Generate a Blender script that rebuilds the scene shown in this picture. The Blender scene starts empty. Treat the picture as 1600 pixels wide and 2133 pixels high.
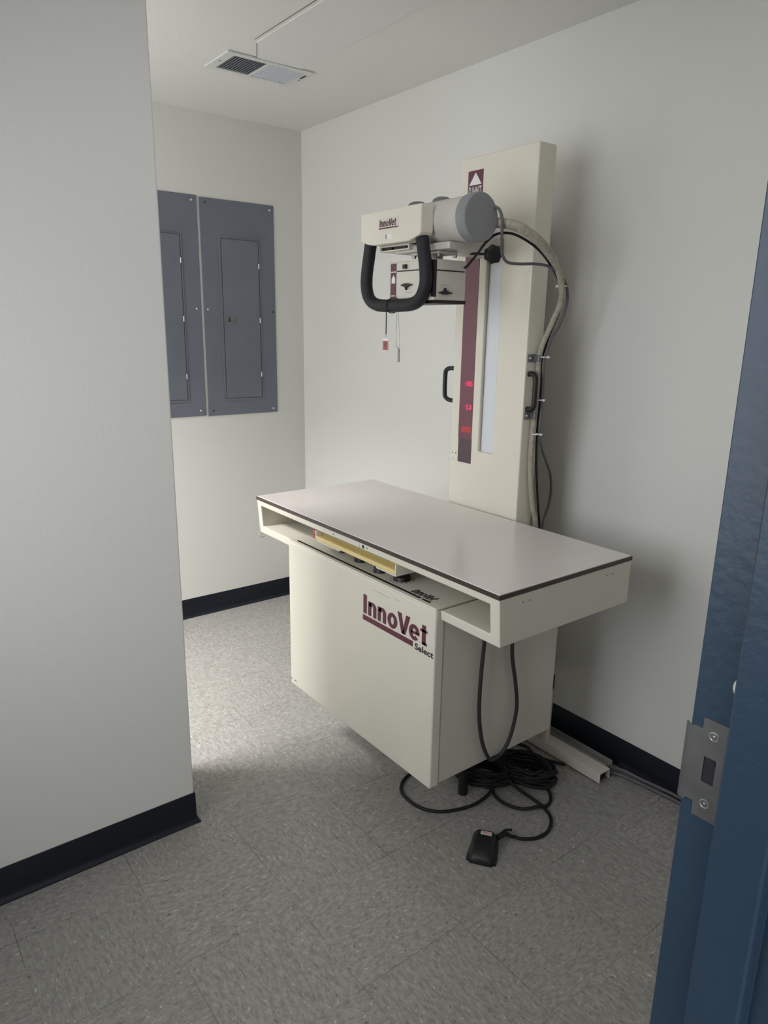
import bpy, bmesh, math, random
from mathutils import Vector, Matrix

random.seed(7)
sc = bpy.context.scene
COL = sc.collection
# ------------------------------------------------------------------ camera
cam_d = bpy.data.cameras.new('camera')
cam_d.sensor_fit = 'VERTICAL'
cam_d.sensor_height = 36.0
cam_d.sensor_width = 27.0
cam_d.lens = 1481.43 * 36.0 / 2133.0
cam_d.clip_start = 0.02
cam = bpy.data.objects.new('camera', cam_d)
COL.objects.link(cam)
R = Vector((0.60689551, 0.79462886, 0.01558247))
U = Vector((-0.21024319, 0.14160334, 0.9673398))
F = Vector((-0.7664696, 0.59035029, -0.25300374))
M = Matrix((R, U, -F)).transposed().to_4x4()
M.translation = (3.31661, -2.00213, 1.47489)
cam.matrix_world = M
sc.camera = cam
# ------------------------------------------------------------------ view / world / lights
sc.view_settings.view_transform = 'Standard'
sc.view_settings.look = 'None'
sc.view_settings.gamma = 1.0
sc.view_settings.use_curve_mapping = False
sc.view_settings.exposure = 0.13
world = bpy.data.worlds.new('world')
sc.world = world
world.use_nodes = True
world.node_tree.nodes['Background'].inputs[0].default_value = (0.75, 0.86, 1.0, 1)
world.node_tree.nodes['Background'].inputs[1].default_value = 0.6


def area(name, loc, aim, sx, sy, power, col):
    d = bpy.data.lights.new(name, 'AREA')
    d.shape = 'RECTANGLE'
    d.size = sx
    d.size_y = sy
    d.energy = power
    d.color = col
    o = bpy.data.objects.new(name, d)
    COL.objects.link(o)
    o.location = loc
    o.rotation_euler = (Vector(aim) - Vector(loc)).to_track_quat('-Z', 'Y').to_euler()
    return o


# alcove daylight, then unseen lamps added as fill for alcove, room and hallway
a1 = area('alcove_window_daylight', (0.62, -2.62, 1.70), (0.20, 0.0, 0.9), 1.00, 1.10, 12.5, (0.97, 0.985, 1.0))
a2 = area('alcove_fill_top', (0.72, -2.33, 2.37), (0.70, -1.75, 0.0), 0.75, 0.45, 53.0, (1.0, 0.985, 0.965))  # unseen downlight added to brighten the alcove floor
a2.data.spread = math.radians(95)
a3 = area('room_fill_top', (2.18, -1.05, 2.375), (2.18, -1.0, 0.0), 0.50, 0.90, 2.2, (1.0, 0.97, 0.95))  # weak fill from above, added without a fixture
a4 = area('front_fill', (2.25, -2.66, 1.45), (1.90, 0.0, 0.9), 1.00, 1.10, 6.8, (0.97, 0.98, 1.0))  # soft fill added from the unseen front side of the room
a4.data.spread = math.radians(105)
area('hallway_fill_side', (4.75, -1.9, 1.45), (0.0, -1.6, 1.25), 1.7, 1.5, 11.5, (0.96, 0.975, 1.0))  # ambient fill added on the hallway side, its source unseen
area('hallway_fill_top', (3.95, -2.3, 2.37), (3.95, -2.3, 0.0), 1.3, 1.6, 13.0, (1.0, 0.97, 0.94))  # overhead fill added outside the doorway, no fixture

# ------------------------------------------------------------------ materials


def mat(name, col, rough=0.5, metal=0.0, spec=0.5, bump=0.0, bscale=200.0, var=0.0, vscale=6.0, emit=None, estr=0.0, alpha=1.0, trans=0.0):
    m = bpy.data.materials.new(name)
    m.use_nodes = True
    nt = m.node_tree
    b = nt.nodes['Principled BSDF']
    b.inputs['Base Color'].default_value = (*col, 1)
    b.inputs['Roughness'].default_value = rough
    b.inputs['Metallic'].default_value = metal
    b.inputs['Specular IOR Level'].default_value = spec
    if trans:
        b.inputs['Transmission Weight'].default_value = trans
        b.inputs['IOR'].default_value = 1.45
    tc = nt.nodes.new('ShaderNodeTexCoord')
    if var:
        n = nt.nodes.new('ShaderNodeTexNoise')
        n.inputs['Scale'].default_value = vscale
        n.inputs['Detail'].default_value = 4
        nt.links.new(tc.outputs['Object'], n.inputs['Vector'])
        r = nt.nodes.new('ShaderNodeMapRange')
        r.inputs['From Min'].default_value = 0.3
        r.inputs['From Max'].default_value = 0.7
        r.inputs['To Min'].default_value = 1 - var
        r.inputs['To Max'].default_value = 1 + var
        nt.links.new(n.outputs['Fac'], r.inputs['Value'])
        mx = nt.nodes.new('ShaderNodeVectorMath')
        mx.operation = 'SCALE'
        mx.inputs[0].default_value = col
        nt.links.new(r.outputs['Result'], mx.inputs['Scale'])
        nt.links.new(mx.outputs['Vector'], b.inputs['Base Color'])
    if bump:
        n2 = nt.nodes.new('ShaderNodeTexNoise')
        n2.inputs['Scale'].default_value = bscale
        n2.inputs['Detail'].default_value = 3
        nt.links.new(tc.outputs['Object'], n2.inputs['Vector'])
        bp = nt.nodes.new('ShaderNodeBump')
        bp.inputs['Strength'].default_value = bump
        bp.inputs['Distance'].default_value = 0.002
        nt.links.new(n2.outputs['Fac'], bp.inputs['Height'])
        nt.links.new(bp.outputs['Normal'], b.inputs['Normal'])
    if emit:
        b.inputs['Emission Color'].default_value = (*emit, 1)
        b.inputs['Emission Strength'].default_value = estr
    return m


def floor_material():
    m = bpy.data.materials.new('vinyl_tile_floor')
    m.use_nodes = True
    nt = m.node_tree
    L = nt.links.new
    b = nt.nodes['Principled BSDF']

    def node(t, **k):
        n = nt.nodes.new(t)
        for a, v in k.items():
            setattr(n, a, v)
        return n

    def math_(op, a, b_=None, c=None):
        n = node('ShaderNodeMath', operation=op)
        for i, v in enumerate((a, b_, c)):
            if v is None:
                continue
            if isinstance(v, (int, float)):
                n.inputs[i].default_value = v
            else:
                L(v, n.inputs[i])
        return n.outputs[0]
    tc = node('ShaderNodeTexCoord')
    sep = node('ShaderNodeSeparateXYZ')
    L(tc.outputs['Object'], sep.inputs[0])
    T = 0.3048
    u = math_('DIVIDE', math_('SUBTRACT', sep.outputs['X'], 1.3489), T)
    v = math_('DIVIDE', math_('SUBTRACT', sep.outputs['Y'], -1.2275), T)
    fu, fv = math_('FLOOR', u), math_('FLOOR', v)
    par = math_('FLOORED_MODULO', math_('ADD', fu, fv), 2.0)
    cid = node('ShaderNodeCombineXYZ')
    L(fu, cid.inputs[0]); L(fv, cid.inputs[1])
    wn = node('ShaderNodeTexWhiteNoise', noise_dimensions='3D')
    L(cid.outputs[0], wn.inputs['Vector'])
    # fleck direction turns by a quarter from tile to tile
    ca = node('ShaderNodeCombineXYZ')
    L(math_('MULTIPLY', sep.outputs['X'], 2.3), ca.inputs[0]); L(sep.outputs['Y'], ca.inputs[1])
    cb = node('ShaderNodeCombineXYZ')
    L(sep.outputs['X'], cb.inputs[0]); L(math_('MULTIPLY', sep.outputs['Y'], 2.3), cb.inputs[1])
    mx = node('ShaderNodeMix', data_type='VECTOR')
    L(par, mx.inputs[0]); L(ca.outputs[0], mx.inputs[4]); L(cb.outputs[0], mx.inputs[5])
    off = node('ShaderNodeVectorMath', operation='ADD')
    sc_ = node('ShaderNodeVectorMath', operation='SCALE')
    L(wn.outputs['Color'], sc_.inputs[0]); sc_.inputs['Scale'].default_value = 3.0
    L(mx.outputs[1], off.inputs[0]); L(sc_.outputs[0], off.inputs[1])

    def noise(scale, detail, rough=0.55):
        n = node('ShaderNodeTexNoise')
        n.inputs['Scale'].default_value = scale
        n.inputs['Detail'].default_value = detail
        n.inputs['Roughness'].default_value = rough
        L(off.outputs[0], n.inputs['Vector'])
        return n.outputs['Fac']

    def ramp(fac, a, b_):
        n = node('ShaderNodeMapRange')
        n.inputs['From Min'].default_value = a
        n.inputs['From Max'].default_value = b_
        L(fac, n.inputs['Value'])
        return n.outputs['Result']
    base = node('ShaderNodeMix', data_type='RGBA')
    base.inputs[6].default_value = (0.20, 0.193, 0.178, 1)
    base.inputs[7].default_value = (0.40, 0.388, 0.364, 1)
    L(ramp(noise(48, 6, 0.78), 0.34, 0.66), base.inputs[0])
    tint = node('ShaderNodeMix', data_type='RGBA')
    L(math_('MULTIPLY', wn.outputs['Value'], 0.16), tint.inputs[0])
    L(base.outputs[2], tint.inputs[6])
    tint.inputs[7].default_value = (0.17, 0.175, 0.155, 1)
    lite = node('ShaderNodeMix', data_type='RGBA')
    L(math_('MULTIPLY', ramp(noise(68, 2), 0.66, 0.71), 0.65), lite.inputs[0])
    L(tint.outputs[2], lite.inputs[6])
    lite.inputs[7].default_value = (0.62, 0.60, 0.57, 1)
    dark = node('ShaderNodeMix', data_type='RGBA')
    L(math_('MULTIPLY', ramp(noise(58, 3), 0.335, 0.285), 0.7), dark.inputs[0])
    L(lite.outputs[2], dark.inputs[6])
    dark.inputs[7].default_value = (0.06, 0.058, 0.053, 1)
    # tile joints
    eu = math_('MULTIPLY', math_('PINGPONG', u, 0.5), T)
    ev = math_('MULTIPLY', math_('PINGPONG', v, 0.5), T)
    e = math_('MINIMUM', eu, ev)
    jn = node('ShaderNodeTexNoise')
    jn.inputs['Scale'].default_value = 5.0
    L(tc.outputs['Object'], jn.inputs['Vector'])
    jfac = math_('MULTIPLY', ramp(e, 0.0013, 0.0006), ramp(jn.outputs['Fac'], 0.42, 0.64))
    jmix = node('ShaderNodeMix', data_type='RGBA')
    L(math_('MULTIPLY', jfac, 0.75), jmix.inputs[0])
    L(dark.outputs[2], jmix.inputs[6])
    jmix.inputs[7].default_value = (0.05, 0.045, 0.04, 1)
    L(jmix.outputs[2], b.inputs['Base Color'])
    b.inputs['Roughness'].default_value = 0.38
    b.inputs['Specular IOR Level'].default_value = 0.4
    bp = node('ShaderNodeBump')
    bp.inputs['Strength'].default_value = 0.12
    bp.inputs['Distance'].default_value = 0.001
    L(noise(140, 3), bp.inputs['Height'])
    L(bp.outputs['Normal'], b.inputs['Normal'])
    return m


WALL = mat('wall_paint', (0.665, 0.662, 0.632), 0.6, bump=0.25, bscale=140, spec=0.3)
CEIL = mat('ceiling_paint', (0.72, 0.712, 0.685), 0.75, bump=0.25, bscale=120, spec=0.2)
PATCH = mat('ceiling_patch_paint', (0.70, 0.695, 0.68), 0.75, bump=0.2, bscale=120, spec=0.2)
FLOOR = floor_material()
BASEB = mat('baseboard_rubber', (0.0075, 0.0095, 0.016), 0.5, spec=0.28, bump=0.1, bscale=80)
BLUE = mat('door_frame_paint', (0.027, 0.055, 0.094), 0.34, bump=0.25, bscale=90, var=0.08)
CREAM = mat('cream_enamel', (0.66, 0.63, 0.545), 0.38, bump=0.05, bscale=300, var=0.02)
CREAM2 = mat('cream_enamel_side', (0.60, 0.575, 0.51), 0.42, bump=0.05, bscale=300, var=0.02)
LAM = mat('table_laminate', (0.70, 0.655, 0.625), 0.22, spec=0.5, var=0.015)
BROWN = mat('brown_edging', (0.045, 0.028, 0.024), 0.4)
MAROON = mat('maroon_print', (0.105, 0.022, 0.040), 0.5)
MAROON2 = mat('maroon_display_strip', (0.125, 0.026, 0.048), 0.35)
MAROON3 = mat('dark_display_window', (0.05, 0.022, 0.035), 0.3)
BLACK = mat('black_plastic', (0.009, 0.009, 0.010), 0.45, spec=0.4)
RUBBER = mat('black_foam_grip', (0.009, 0.009, 0.014), 0.6, bump=0.3, bscale=260, spec=0.4)
PANEL = mat('grey_panel_enamel', (0.138, 0.152, 0.188), 0.42, bump=0.12, bscale=220, var=0.05)
STEEL = mat('steel', (0.5, 0.5, 0.5), 0.35, metal=0.9)
DULL = mat('dull_steel', (0.21, 0.21, 0.215), 0.40, metal=0.75, var=0.12, vscale=30)
GREYCAP = mat('grey_cap_paint', (0.215, 0.22, 0.235), 0.38, bump=0.1, bscale=200)
SOCKET = mat('grey_socket_paint', (0.15, 0.15, 0.15), 0.5)
TUBEB = mat('tube_housing_paint', (0.50, 0.485, 0.44), 0.38, bump=0.06, bscale=200)
TRACK = mat('track_strip', (0.62, 0.645, 0.69), 0.4)
BRAID = mat('braided_sleeve', (0.36, 0.335, 0.27), 0.7, bump=0.8, bscale=350, var=0.2, vscale=90)
GCABLE = mat('grey_cable', (0.10, 0.10, 0.11), 0.5)
BCABLE = mat('black_cable', (0.011, 0.011, 0.012), 0.55, spec=0.3)
GREENBLK = mat('dark_cord', (0.020, 0.023, 0.022), 0.5)
WHITE = mat('white_plastic', (0.72, 0.72, 0.70), 0.45)
VENTW = mat('vent_enamel', (0.64, 0.65, 0.63), 0.4)
VENTG = mat('vent_louvre_enamel', (0.50, 0.53, 0.58), 0.4)
VOID = mat('dark_interior', (0.02, 0.02, 0.023), 0.8)
YELLOW = mat('yellow_cassette', (0.70, 0.56, 0.26), 0.4, var=0.04)
YELLOWD = mat('olive_cassette_edge', (0.36, 0.28, 0.09), 0.45, var=0.06)
RED = mat('red_plastic', (0.42, 0.06, 0.05), 0.4)
LED = mat('led_digits', (0.3, 0.0, 0.03), 0.4, emit=(1.0, 0.012, 0.10), estr=1.5)
LEDR = mat('red_backlit_button', (0.30, 0.02, 0.02), 0.4, emit=(1.0, 0.05, 0.03), estr=0.10)
CLEAR = mat('clear_plastic', (0.75, 0.78, 0.80), 0.15, trans=0.6)
GLASS = mat('window_glass', (0.9, 0.95, 0.95), 0.02, trans=1.0)
GREYCH = mat('grey_channel', (0.20, 0.20, 0.185), 0.55, var=0.15, vscale=40)

# ------------------------------------------------------------------ geometry helpers
ROOT = {}


def thing(name, label, cat, loc, group=None):
    o = bpy.data.objects.new(name, None)
    o.empty_display_size = 0.1
    COL.objects.link(o)
    o.location = loc
    o['label'] = label
    o['category'] = cat
    if group:
        o['group'] = group
    ROOT[o] = Vector(loc)
    return o


def tag(o, label, cat, group=None):
    o['label'] = label
    o['category'] = cat
    if group:
        o['group'] = group
    return o


def obj(name, bm, material, parent=None, base=None, bevel=0.0, smooth=None, segs=2, label=None):
    """link bm (world coordinates) as one mesh object"""
    org = ROOT[parent] if parent is not None else Vector(base or (0, 0, 0))
    bmesh.ops.remove_doubles(bm, verts=bm.verts, dist=1e-6)
    bmesh.ops.recalc_face_normals(bm, faces=bm.faces)
    bmesh.ops.translate(bm, verts=bm.verts, vec=-org)
    me = bpy.data.meshes.new(name)
    bm.to_mesh(me)
    bm.free()
    me.materials.append(material)
    o = bpy.data.objects.new(name, me)
    COL.objects.link(o)
    if parent is not None:
        o.parent = parent
    else:
        o.location = org
    ROOT[o] = org
    if smooth is not None:
        for p in me.polygons:
            p.use_smooth = True
        me.set_sharp_from_angle(angle=math.radians(smooth))
    if bevel:
        md = o.modifiers.new('bevel', 'BEVEL')
        md.width = bevel
        md.segments = segs
        md.limit_method = 'ANGLE'
        md.angle_limit = math.radians(40)
    if label:
        o['label'] = label
    return o


def struct(name, bm, material, base=None, **k):
    o = obj(name, bm, material, None, base, **k)
    o['kind'] = 'structure'
    return o


def B():
    return bmesh.new()


def box(bm, x0, x1, y0, y1, z0, z1):
    vs = [bm.verts.new((x, y, z)) for z in (z0, z1) for y in (y0, y1) for x in (x0, x1)]
    for f in ((0, 2, 3, 1), (4, 5, 7, 6), (0, 1, 5, 4), (2, 6, 7, 3), (0, 4, 6, 2), (1, 3, 7, 5)):
        bm.faces.new([vs[i] for i in f])
    return vs


def cells(bm, xs, ys, zs, fill):
    """boundary of a set of filled grid cells (boxes joined without inner faces)"""
    nx, ny, nz = len(xs) - 1, len(ys) - 1, len(zs) - 1
    V = {}

    def v(i, j, k):
        if (i, j, k) not in V:
            V[(i, j, k)] = bm.verts.new((xs[i], ys[j], zs[k]))
        return V[(i, j, k)]

    def on(i, j, k):
        return 0 <= i < nx and 0 <= j < ny and 0 <= k < nz and fill(i, j, k)
    for i in range(nx):
        for j in range(ny):
            for k in range(nz):
                if not on(i, j, k):
                    continue
                for d, q in (((-1, 0, 0), ((0, 0, 0), (0, 0, 1), (0, 1, 1), (0, 1, 0))), ((1, 0, 0), ((1, 0, 0), (1, 1, 0), (1, 1, 1), (1, 0, 1))),
                             ((0, -1, 0), ((0, 0, 0), (1, 0, 0), (1, 0, 1), (0, 0, 1))), ((0, 1, 0), ((0, 1, 0), (0, 1, 1), (1, 1, 1), (1, 1, 0))),
                             ((0, 0, -1), ((0, 0, 0), (0, 1, 0), (1, 1, 0), (1, 0, 0))), ((0, 0, 1), ((0, 0, 1), (1, 0, 1), (1, 1, 1), (0, 1, 1)))):
                    if not on(i + d[0], j + d[1], k + d[2]):
                        bm.faces.new([v(i + a, j + b, k + c) for a, b, c in q])
    return bm


def basis(axis):
    a = Vector(axis).normalized()
    h = Vector((0, 0, 1)) if abs(a.z) < 0.9 else Vector((1, 0, 0))
    u = h.cross(a).normalized()
    return a, u, a.cross(u)


def lathe(bm, p, axis, prof, seg=32, caps=True):
    """profile [(distance along axis, radius)] turned about the axis through p"""
    a, u, w = basis(axis)
    p = Vector(p)
    rings = []
    for d, r in prof:
        rings.append([bm.verts.new(p + a * d + (u * math.cos(2 * math.pi * i / seg) + w * math.sin(2 * math.pi * i / seg)) * max(r, 1e-5)) for i in range(seg)])
    for r0, r1 in zip(rings, rings[1:]):
        for i in range(seg):
            j = (i + 1) % seg
            bm.faces.new((r0[i], r0[j], r1[j], r1[i]))
    if caps:
        bm.faces.new(rings[0][::-1])
        bm.faces.new(rings[-1])
    return bm


def cyl(bm, p, axis, r, length, seg=24, ch=0.0):
    if ch:
        prof = [(0, r - ch), (ch * 0.3, r - ch * 0.3), (ch, r), (length - ch, r), (length - ch * 0.3, r - ch * 0.3), (length, r - ch)]
    else:
        prof = [(0, r), (length, r)]
    return lathe(bm, p, axis, prof, seg)


def prism(bm, pts, axis, a, b):
    """polygon extruded along x, y or z"""
    def P(q, t):
        return {'x': (t, q[0], q[1]), 'y': (q[0], t, q[1]), 'z': (q[0], q[1], t)}[axis]
    v0 = [bm.verts.new(P(q, a)) for q in pts]
    v1 = [bm.verts.new(P(q, b)) for q in pts]
    n = len(pts)
    bm.faces.new(v0[::-1])
    bm.faces.new(v1)
    for i in range(n):
        j = (i + 1) % n
        bm.faces.new((v0[i], v0[j], v1[j], v1[i]))
    return bm


def smooth_path(pts, n=8, closed=False):
    P = [Vector(p) for p in pts]
    out = []
    m = len(P)
    rng = range(m if closed else m - 1)
    for i in rng:
        if closed:
            a, b, c, d = P[(i - 1) % m], P[i], P[(i + 1) % m], P[(i + 2) % m]
        else:
            b, c = P[i], P[i + 1]
            a = P[i - 1] if i else b * 2 - c
            d = P[i + 2] if i + 2 < m else c * 2 - b
        for k in range(n):
            t = k / n
            out.append(0.5 * ((2 * b) + (c - a) * t + (2 * a - 5 * b + 4 * c - d) * t * t + (3 * b - a - 3 * c + d) * t ** 3))
    if not closed:
        out.append(P[-1])
    return out


def tube(bm, path, r, seg=10, closed=False):
    """round tube along a path; r is a number or a function of 0..1"""
    n = len(path)
    rad = r if callable(r) else (lambda t: r)
    tang = []
    for i in range(n):
        a = path[(i - 1) % n] if closed or i else path[i]
        b = path[(i + 1) % n] if closed or i < n - 1 else path[i]
        tang.append((b - a).normalized())
    _, u, _ = basis(tang[0])
    rings = []
    for i in range(n):
        t = tang[i]
        u = (u - t * u.dot(t))
        u = u.normalized() if u.length > 1e-6 else basis(t)[1]
        w = t.cross(u)
        rr = rad(i / max(1, n - 1))
        rings.append([bm.verts.new(path[i] + (u * math.cos(2 * math.pi * k / seg) + w * math.sin(2 * math.pi * k / seg)) * rr) for k in range(seg)])
    pairs = list(zip(rings, rings[1:])) + ([(rings[-1], rings[0])] if closed else [])
    for r0, r1 in pairs:
        for k in range(seg):
            j = (k + 1) % seg
            bm.faces.new((r0[k], r0[j], r1[j], r1[k]))
    if not closed:
        bm.faces.new(rings[0][::-1])
        bm.faces.new(rings[-1])
    return bm


def text_bm(s, origin, ex, ey, w, h, thick=0.0006, bold=0.0, shear=0.0, space=1.0):
    """lettering fitted to w x h, origin at lower left, ex / ey its directions"""
    cu = bpy.data.curves.new('lettering', 'FONT')
    cu.body = s
    cu.size = 1.0
    cu.offset = bold
    cu.space_character = space
    cu.shear = shear
    to = bpy.data.objects.new('lettering', cu)
    COL.objects.link(to)
    dg = bpy.context.evaluated_depsgraph_get()
    me = bpy.data.meshes.new_from_object(to.evaluated_get(dg))
    bm = bmesh.new()
    bm.from_mesh(me)
    bpy.data.objects.remove(to)
    bpy.data.meshes.remove(me)
    xs = [v.co.x for v in bm.verts]
    ys = [v.co.y for v in bm.verts]
    x0, y0 = min(xs), min(ys)
    kx, ky = w / (max(xs) - x0), h / (max(ys) - y0)
    ex, ey = Vector(ex), Vector(ey)
    nz = ex.cross(ey)
    o = Vector(origin)
    for v in bm.verts:
        v.co = o + ex * ((v.co.x - x0) * kx) + ey * ((v.co.y - y0) * ky)
    r = bmesh.ops.extrude_face_region(bm, geom=bm.faces[:])
    bmesh.ops.translate(bm, verts=[g for g in r['geom'] if isinstance(g, bmesh.types.BMVert)], vec=nz * thick)
    return bm


def innovet_bm(origin, ex, ey, w, h, thick=0.0006, sw=0.20, shear=0.0):
    """the bold word on the cabinet and the head, drawn stroke by stroke (cap height 1)"""
    polys = []

    def quad(*p):
        polys.append(list(p))

    def ring(cx, cy, rx, ry, a0, a1, wx=None, n=22):
        wx = wx or sw
        for i in range(n):
            q = []
            for t, k in ((i, 0), (i + 1, 0), (i + 1, 1), (i, 1)):
                a = math.radians(a0 + (a1 - a0) * t / n)
                q.append((cx + (rx - k * wx) * math.cos(a), cy + (ry - k * sw * 0.95) * math.sin(a)))
            polys.append(q)
    xh = 0.74
    x = 0.0
    quad((x, 0), (x + sw * 1.1, 0), (x + sw * 1.1, 1), (x, 1)); x += sw * 1.1 + 0.09
    for _ in range(2):
        wd = 0.52
        quad((x, 0), (x + sw, 0), (x + sw, xh), (x, xh))
        quad((x + wd - sw, 0), (x + wd, 0), (x + wd, xh - 0.24), (x + wd - sw, xh - 0.24))
        ring(x + wd / 2 + 0.02, xh - 0.25, wd / 2 - 0.02, 0.27, 0, 175)
        x += wd + 0.08
    ring(x + 0.29, xh / 2, 0.29, xh / 2 + 0.02, 0, 360, n=40); x += 0.60
    v = x - 0.02
    quad((v, 1), (v + sw * 1.15, 1), (v + 0.36 + sw * 0.35, 0), (v + 0.36 - sw * 0.55, 0))
    quad((v + 0.72, 1), (v + 0.72 - sw * 1.15, 1), (v + 0.36 - sw * 0.35, 0), (v + 0.36 + sw * 0.55, 0)); x = v + 0.66
    ring(x + 0.29, xh / 2, 0.29, xh / 2 + 0.02, 0, 318, n=36)
    quad((x + sw * 0.6, xh / 2 - 0.075), (x + 0.575, xh / 2 - 0.075), (x + 0.575, xh / 2 + 0.055), (x + sw * 0.6, xh / 2 + 0.055)); x += 0.61
    quad((x + 0.10, 0.02), (x + 0.10 + sw, 0.02), (x + 0.10 + sw, 0.96), (x + 0.10, 0.96))
    quad((x, xh - 0.13), (x + 0.38, xh - 0.13), (x + 0.38, xh), (x, xh))
    quad((x + 0.13, -0.01), (x + 0.37, -0.01), (x + 0.37, 0.13), (x + 0.13, 0.13))
    W = x + 0.38
    bm = bmesh.new()
    ex, ey, o = Vector(ex), Vector(ey), Vector(origin)
    nz = ex.cross(ey)
    for p in polys:
        c = [o + ex * ((a + shear * b) / (W + shear) * w) + ey * (b * h) for a, b in p]
        lo = [bm.verts.new(q) for q in c]
        hi = [bm.verts.new(q + nz * thick) for q in c]
        m = len(p)
        bm.faces.new(hi); bm.faces.new(lo[::-1])
        for i in range(m):
            bm.faces.new((lo[i], lo[(i + 1) % m], hi[(i + 1) % m], hi[i]))
    return bm


XZ = ((1, 0, 0), (0, 0, 1))          # lettering on a face that looks towards -y

# ================================================================== SETTING
H = 2.393
bm = B(); box(bm, -0.12, 4.9, -3.6, 1.0, -0.06, 0.0)
struct('floor', bm, FLOOR)
bm = B(); box(bm, -0.12, 4.9, -3.6, 1.0, H, H + 0.08)
struct('ceiling', bm, CEIL)
bm = B(); box(bm, -0.12, 0.0, -2.72, 0.12, 0, H)
struct('wall_back', bm, WALL)
bm = B(); box(bm, 0.0, 3.16, 0.0, 0.12, 0, H)
struct('wall_right', bm, WALL)
bm = B(); box(bm, 1.19, 1.497, -2.60, -1.309, 0, H)
struct('wall_left', bm, WALL, bevel=0.004)
# alcove end wall with its window
bm = B(); cells(bm, [-0.12, 0.10, 1.12, 1.497], [-2.84, -2.60], [0, 0.95, 2.25, H], lambda i, j, k: not (i == 1 and k == 1))
struct('wall_alcove', bm, WALL)
bm = B(); cells(bm, [0.10, 0.14, 0.60, 0.63, 1.08, 1.12], [-2.68, -2.64], [0.95, 0.99, 2.21, 2.25], lambda i, j, k: k in (0, 2) or i in (0, 2, 4))
struct('window_1', bm, VENTW, bevel=0.002)
# wall behind the viewer's left and the wall with the doorway
bm = B(); cells(bm, [1.497, 1.65, 2.95, 3.16], [-2.72, -2.60], [0, 0.85, 2.05, H], lambda i, j, k: not (i == 1 and k == 1))
struct('wall_front', bm, WALL)
bm = B(); cells(bm, [1.65, 1.69, 2.28, 2.32, 2.91, 2.95], [-2.65, -2.61], [0.85, 0.89, 2.01, 2.05], lambda i, j, k: k in (0, 2) or i in (0, 2, 4))
struct('fill_window_3', bm, VENTW, bevel=0.002)  # made-up window around the front fill lamp, out of view
bm = B(); cells(bm, [3.05, 3.15], [-2.60, -2.39, -1.40, 0.0], [0, 2.07, H], lambda i, j, k: not (j == 1 and k == 0))
struct('wall_door', bm, WALL)
# hallway outside
bm = B(); cells(bm, [4.78, 4.9], [-3.6, -2.75, -1.05, 1.0], [0, 0.70, 2.20, H], lambda i, j, k: not (j == 1 and k == 1))
struct('wall_hallway', bm, WALL)
bm = B(); cells(bm, [4.80, 4.84], [-2.75, -2.71, -1.92, -1.88, -1.09, -1.05], [0.70, 0.74, 2.16, 2.20], lambda i, j, k: k in (0, 2) or j in (0, 2, 4))
struct('fill_window_2', bm, VENTW, bevel=0.002)  # made-up window framing the hallway fill lamp, out of view
bm = B(); box(bm, 3.15, 4.9, 0.9, 1.0, 0, H); box(bm, 3.15, 4.9, -3.6, -3.5, 0, H); box(bm, 3.05, 3.15, -3.6, -2.60, 0, H); box(bm, 3.05, 3.15, 0.12, 1.0, 0, H)
struct('wall_hallway_ends', bm, WALL)


def baseboard(name, pts):
    """cove base: vertical face, small toe at the floor; pts = wall line with the room on its left"""
    prof = [(0, 0), (0.0125, 0), (0.013, 0.0035), (0.008, 0.0075), (0.0045, 0.015), (0.0032, 0.026), (0.003, 0.098), (0.0015, 0.1016), (0, 0.1016)]
    bm = B()
    P = [Vector(p) for p in pts]
    rows = []
    for i, p in enumerate(P):
        n = []
        for a, b in ((i - 1, i), (i, i + 1)):
            if a >= 0 and b < len(P):
                d = (P[b] - P[a]).normalized()
                n.append(Vector((-d.y, d.x)))
        nn = n[0] if len(n) == 1 else (n[0] + n[1]) / (1 + n[0].dot(n[1]))
        rows.append([bm.verts.new((p.x + nn.x * o, p.y + nn.y * o, z)) for o, z in prof])
    m = len(prof)
    for a, b in zip(rows, rows[1:]):
        for k in range(m):
            bm.faces.new((a[k], b[k], b[(k + 1) % m], a[(k + 1) % m]))
    bm.faces.new(rows[0])
    bm.faces.new(rows[-1][::-1])
    return struct(name, bm, BASEB, smooth=50)


baseboard('baseboard_back', [(0, 0), (0, -2.60)])
baseboard('baseboard_right', [(3.05, 0), (0, 0)])
baseboard('baseboard_left', [(1.19, -2.60), (1.19, -1.309), (1.497, -1.309), (1.497, -2.60)][::-1][::-1])
baseboard('baseboard_door', [(3.05, -1.385), (3.05, 0)])

# steel door frame: jamb, stop, returns
YJ = -1.436
prof = [(3.036, -1.386), (3.036, YJ), (3.072, YJ), (3.075, -1.4505), (3.077, -1.452), (3.119, -1.452), (3.1215, -1.4505), (3.122, YJ), (3.158, YJ), (3.158, -1.386), (3.150, -1.386), (3.150, -1.40), (3.05, -1.40), (3.05, -1.386)]
bm = B()
prism(bm, prof, 'z', 0.0, 2.05)
prism(bm, [(x, -3.786 - y) for x, y in prof], 'z', 0.0, 2.05)
cells(bm, [3.036, 3.074, 3.122, 3.158], [-2.40, -1.386], [2.018, 2.034, 2.08], lambda i, j, k: k == 1 or i == 1)
door = struct('door_1', bm, BLUE, bevel=0.0012)
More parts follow.
